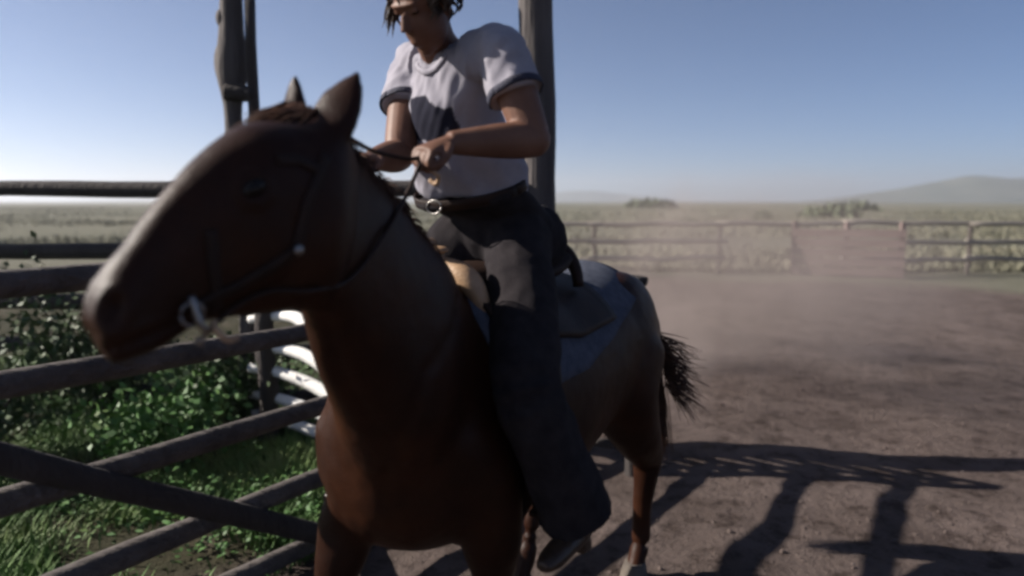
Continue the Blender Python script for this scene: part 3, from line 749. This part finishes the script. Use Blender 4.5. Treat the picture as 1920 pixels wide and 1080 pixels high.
# reins
hLg = at(795, 292, 1.82); hRg = at(672, 300, 1.96)
nsnap = lambda px, py: ray_on(px, py, .010)
near = [at(374, 640, 1.19), nsnap(430, 575), nsnap(500, 540), nsnap(580, 540), nsnap(650, 520), nsnap(715, 440), at(760, 370, 1.74), hLg]
link('rein', mesh_from([tube(near, .0055, n=7, sub=8)]), M_leather, bri)
cr_ = snap(at(640, 262, 1.53) - lh * .03 + Z * .03, .008)
offp = [bitp - lh * .12, at(470, 560, 1.50), at(600, 380, 1.62), cr_, at(700, 283, 1.70), at(765, 298, 1.79), hLg]
link('rein', mesh_from([tube(offp, .0055, n=7, sub=8)]), M_leather, bri)
link('rein_end', mesh_from([tube([hLg, at(808, 318, 1.80), at(822, 330, 1.80), at(818, 345, 1.81), at(806, 338, 1.82)], .006, n=7, sub=6)]), M_tan, bri)

# ---------------------------------------------------------------- vegetation
def leaf_mesh(name, P, D, N, Ln, Wd, mt):
    """kite leaves; P base, D direction, N normal, arrays"""
    n = len(P); S_ = np.cross(D, N); S_ /= (np.linalg.norm(S_, axis=1)[:, None] + 1e-9)
    Ln = Ln[:, None]; Wd = Wd[:, None]
    V = np.stack([P, P + D * Ln * .5 + S_ * Wd + N * Ln * .06, P + D * Ln - N * Ln * .12, P + D * Ln * .5 - S_ * Wd + N * Ln * .06], 1).reshape(-1, 3)
    F = np.arange(n * 4).reshape(n, 4)
    me = bpy.data.meshes.new(name); me.vertices.add(n * 4); me.vertices.foreach_set('co', V.astype(np.float32).ravel())
    me.loops.add(n * 4); me.loops.foreach_set('vertex_index', F.ravel().astype(np.int32)); me.polygons.add(n)
    me.polygons.foreach_set('loop_start', np.arange(0, n * 4, 4, dtype=np.int32)); me.polygons.foreach_set('loop_total', np.full(n, 4, np.int32))
    me.update(calc_edges=True); me.validate(); return me
def unit(a): return a / (np.linalg.norm(a, axis=1)[:, None] + 1e-9)
bdn = np.array([bd.x, bd.y]); gdn = np.array([GD.x, GD.y]); g0n = np.array([G0.x, G0.y])

# grass behind the gate
def grass(name, n, tr, sr, hmin, hmax, mt, dens_scale=1.1, thr=-.1, seed=1, wmul=1):
    rg = np.random.default_rng(seed)
    t = rg.uniform(*tr, n); s = sr[0] + (sr[1] - sr[0]) * rg.random(n) ** 1.3
    xy = g0n + np.outer(t, gdn) + np.outer(s, bdn)
    nn = vnoise(np.c_[xy, np.zeros(n)], dens_scale, seed)
    k = (nn + rg.normal(0, .12, n) > thr) & (t < 2.5) & (xy[:, 0] < -.05); xy = xy[k]; nn = nn[k]; n = len(xy)
    z = np.array([gz(a, b) for a, b in xy])
    a = rg.uniform(0, 2 * np.pi, n); tilt = rg.uniform(.1, 1.0, n)
    D = unit(np.c_[np.cos(a) * tilt, np.sin(a) * tilt, np.ones(n)]); N = unit(np.cross(D, np.c_[-np.sin(a), np.cos(a), np.zeros(n)]))
    h = rg.uniform(hmin, hmax, n) * (1 + np.clip(nn, 0, .6))
    me = leaf_mesh(name, np.c_[xy, z - .01], D, N, h, rg.uniform(.003, .007, n) * wmul, mt)
    return me
setp(link('grass', grass('grass', 230000, (-2.5, 3), (.0, 6), .05, .15, M_grass), M_grass), 'short green grass growing behind the pole gate', 'grass', kind='stuff')

def weeds(name, centres, mt, seed, size=.09, per=60, spread=.22, ht=.2):
    rg = np.random.default_rng(seed); P = []; D = []; N = []; Ls = []; Ws = []
    for (x, y, k) in centres:
        n = int(per * k); a = rg.uniform(0, 2 * np.pi, n); r = np.abs(rg.normal(0, spread, n)) * k; zz = rg.uniform(.02, ht, n) * k * np.exp(-(r / (spread * k * 1.6)) ** 2)
        base = np.c_[x + r * np.cos(a), y + r * np.sin(a), zz + gz(x, y)]
        b2 = a + rg.normal(0, .8, n); el = rg.uniform(-.1, .9, n)
        d = np.c_[np.cos(b2) * np.cos(el), np.sin(b2) * np.cos(el), np.sin(el)]
        nn = unit(np.c_[-np.cos(b2) * np.sin(el), -np.sin(b2) * np.sin(el), np.cos(el)] + rg.normal(0, .25, (n, 3)))
        P.append(base); D.append(d); N.append(nn); Ls.append(rg.uniform(.5, 1.2, n) * size); Ws.append(rg.uniform(.18, .34, n) * size)
    return leaf_mesh(name, np.concatenate(P), np.concatenate(D), np.concatenate(N), np.concatenate(Ls), np.concatenate(Ws), mt)
rg = np.random.default_rng(11); C = []
for i in range(190):
    t = rg.uniform(-2, 3.4); s = rg.uniform(.12, 4.5); p = g0n + gdn * t + bdn * s
    if noise.noise(Vector((p[0] * .9, p[1] * .9, 8))) < -.12: continue
    C.append((p[0], p[1], rg.uniform(.5, 1.3)))
setp(link('weeds', weeds('weeds', C, M_leaf, 12, size=.042, per=130), M_leaf), 'leafy green weeds growing in the shade behind the gate', 'weeds', kind='stuff')

def shrub(loc, rad, h, nleaf, mt, seed, label, size=.07, cat='shrub'):
    e = empty('shrub', loc, label, cat); rg = np.random.default_rng(seed); stems = []
    tips = []
    for i in range(14):
        a = rg.uniform(0, 2 * math.pi); r = rad * rg.uniform(.2, .9); tip = Vector(loc) + Vector((r * math.cos(a), r * math.sin(a), h * rg.uniform(.5, 1)))
        mid = Vector(loc).lerp(tip, .5) + Vector((rg.normal(0, .05), rg.normal(0, .05), .08)); stems.append(tube([Vector(loc) - Z * .05, mid, tip], [.014, .009, .004], n=6, sub=3)); tips += [mid, tip, mid.lerp(tip, .5)]
    link('stem', mesh_from(stems), M_dark, e)
    T = np.array([tuple(t) for t in tips]); idx = rg.integers(0, len(T), nleaf)
    P = T[idx] + rg.normal(0, 1, (nleaf, 3)) * np.array([rad * .22, rad * .22, h * .13]); P[:, 2] = np.maximum(P[:, 2], .03)
    D = unit(rg.normal(0, 1, (nleaf, 3)) + np.array([0, 0, .3])); N = unit(np.cross(D, rg.normal(0, 1, (nleaf, 3))))
    link('foliage', leaf_mesh('foliage', P, D, N, rg.uniform(.4, 1.0, nleaf) * size, rg.uniform(.2, .35, nleaf) * size, mt), mt, e)
    return e
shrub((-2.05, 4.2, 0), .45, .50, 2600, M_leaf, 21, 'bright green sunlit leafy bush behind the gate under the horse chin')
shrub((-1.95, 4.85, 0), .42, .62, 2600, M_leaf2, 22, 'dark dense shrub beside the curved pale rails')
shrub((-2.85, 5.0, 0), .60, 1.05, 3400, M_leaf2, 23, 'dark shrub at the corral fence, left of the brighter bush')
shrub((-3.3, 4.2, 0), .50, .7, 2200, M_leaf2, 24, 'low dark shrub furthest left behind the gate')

# dry plain beyond the far fence: tufts
rg = np.random.default_rng(31); n = 60000
yy = 16.8 + 130 * rg.random(n) ** 2.2; xx = rg.uniform(-.8, .8, n) * yy
k = np.array([noise.noise(Vector((a * .06, b * .12, 2))) for a, b in zip(xx, yy)]) + rg.normal(0, .1, n) > -.05
xx = xx[k]; yy = yy[k]; n = len(xx); zz = np.array([gz(a, b) for a, b in zip(xx, yy)])
a = rg.uniform(0, 2 * np.pi, n); tl = rg.uniform(.1, .9, n); D = unit(np.c_[np.cos(a) * tl, np.sin(a) * tl, np.ones(n)]); N = unit(np.cross(D, np.c_[-np.sin(a), np.cos(a), np.zeros(n)]))
sc_ = 1 + yy / 40
setp(link('dry_grass', leaf_mesh('dry_grass', np.c_[xx, yy, zz - .02], D, N, rg.uniform(.06, .20, n) * np.minimum(sc_, 2), rg.uniform(.01, .03, n) * sc_, M_dry), M_dry), 'pale dry grass covering the plain beyond the far fence', 'grass', kind='stuff')
def brush(x, y, r, h, seed, label):
    e = empty('sagebrush', (x, y, gz(x, y)), label, 'bush', 'sagebrush on the plain'); rg = np.random.default_rng(seed); n = 700
    q = unit(rg.normal(0, 1, (n, 3))) * rg.uniform(.35, 1, (n, 1)) ** .5; P = q * np.array([r, r * .7, h]) + np.array([x, y, gz(x, y) + h * .2]); P = P[P[:, 2] > gz(x, y) - .05]; n = len(P)
    D = unit(rg.normal(0, 1, (n, 3)) + [0, 0, .5]); N = unit(np.cross(D, rg.normal(0, 1, (n, 3))))
    link('foliage', leaf_mesh('foliage', P, D, N, rg.uniform(.1, .25, n) * r, rg.uniform(.03, .08, n) * r, M_sage), M_sage, e)
    link('stem', mesh_from([tube([(x, y, gz(x, y) - .1), (x + .1 * r, y, gz(x, y) + h * .3), (x - .1 * r, y, gz(x, y) + h * .7)], [.06 * r, .05 * r, .02 * r], n=6, sub=2)]), M_dark, e)
brush(38, 85, 3.6, .75, 1, 'wide dark sagebrush on the plain below the right hill')
brush(24, 68, 1.0, .8, 2, 'small dark sagebrush on the plain left of the wide one')
brush(37, 190, 7, 1.6, 3, 'distant dark brush on the horizon right of the gate post')
brush(12.5, 50, .8, .5, 4, 'low sagebrush just behind the far fence line')
brush(62, 130, 5, 1.0, 5, 'dark brush at the foot of the hill near the right edge')

# clods and dry dung on the corral dirt
rg = np.random.default_rng(41); CL = []
for i in range(1100):
    d = 2.4 + 13 * rg.random() ** 1.4; x = rg.uniform(-.35, .95) * d
    if (x - G0.x) * bd.x + (d - G0.y) * bd.y > -.1: continue
    r = min(.004 + rg.lognormal(-5.3, .6), .03)
    v, fc = ball((0, 0, 0), 1, 6); q = rg.uniform(.6, 1.3, 3) * r; z = gz(x, d)
    CL.append(([(x + p[0] * q[0] * rg.uniform(.8, 1.2), d + p[1] * q[1], z + p[2] * q[2] * .7) for p in v], fc))
setp(link('dirt_clods', mesh_from(CL, smooth=False), M_clod), 'loose dirt clods scattered over the corral floor', 'clods', kind='stuff')

# ---------------------------------------------------------------- air
def vol_mat(name, dens, col, node_density=None, ani=.3):
    m = bpy.data.materials.new(name); m.use_nodes = True; n = m.node_tree.nodes; l = m.node_tree.links
    n.remove(n['Principled BSDF']); v = n.new('ShaderNodeVolumePrincipled'); v.inputs['Color'].default_value = (*col, 1); v.inputs['Density'].default_value = dens; v.inputs['Anisotropy'].default_value = ani
    l.new(v.outputs[0], n['Material Output'].inputs['Volume']); return m, n, l, v
hmesh = mesh_from([boxm((0, 0, 55), (4100, 0, 0), (0, 4100, 0), (0, 0, 63))], smooth=False)
m, *_ = vol_mat('haze_air', .00045, (.86, .89, .95), ani=.36)
setp(link('haze', hmesh, m), 'thin pale haze over the plain', 'haze', kind='stuff')
m, n, l, v = vol_mat('dust_air', .0, (.80, .66, .60), ani=.3)
tc = n.new('ShaderNodeTexCoord'); t = n.new('ShaderNodeTexNoise'); t.inputs['Scale'].default_value = .9; t.inputs['Detail'].default_value = 3; l.new(tc.outputs['Object'], t.inputs[0])
mr = n.new('ShaderNodeMapRange'); mr.inputs[1].default_value = .42; mr.inputs[2].default_value = .75; mr.inputs[3].default_value = 0; mr.inputs[4].default_value = 1.15; l.new(t.outputs[0], mr.inputs[0])
ln = n.new('ShaderNodeVectorMath'); ln.operation = 'LENGTH'; mp = n.new('ShaderNodeMapping'); mp.inputs['Scale'].default_value = (1 / 2.1, 1 / 3.4, 1 / 1.35); l.new(tc.outputs['Object'], mp.inputs[0]); l.new(mp.outputs[0], ln.inputs[0])
fo = n.new('ShaderNodeMapRange'); fo.inputs[1].default_value = 1; fo.inputs[2].default_value = .2; fo.inputs[3].default_value = 0; fo.inputs[4].default_value = 1; l.new(ln.outputs['Value'], fo.inputs[0])
mu = n.new('ShaderNodeMath'); mu.operation = 'MULTIPLY'; l.new(mr.outputs[0], mu.inputs[0]); l.new(fo.outputs[0], mu.inputs[1]); l.new(mu.outputs[0], v.inputs['Density'])
dm = mesh_from([ellip((0, 0, 0), (2.1, 0, 0), (0, 3.4, 0), (0, 0, 1.35), n=20)])
du = link('dust_cloud', dm, m); du.location = (2.0, 6.8, .75)
setp(du, 'pinkish dust kicked up over the corral floor behind the horse', 'dust', kind='stuff')
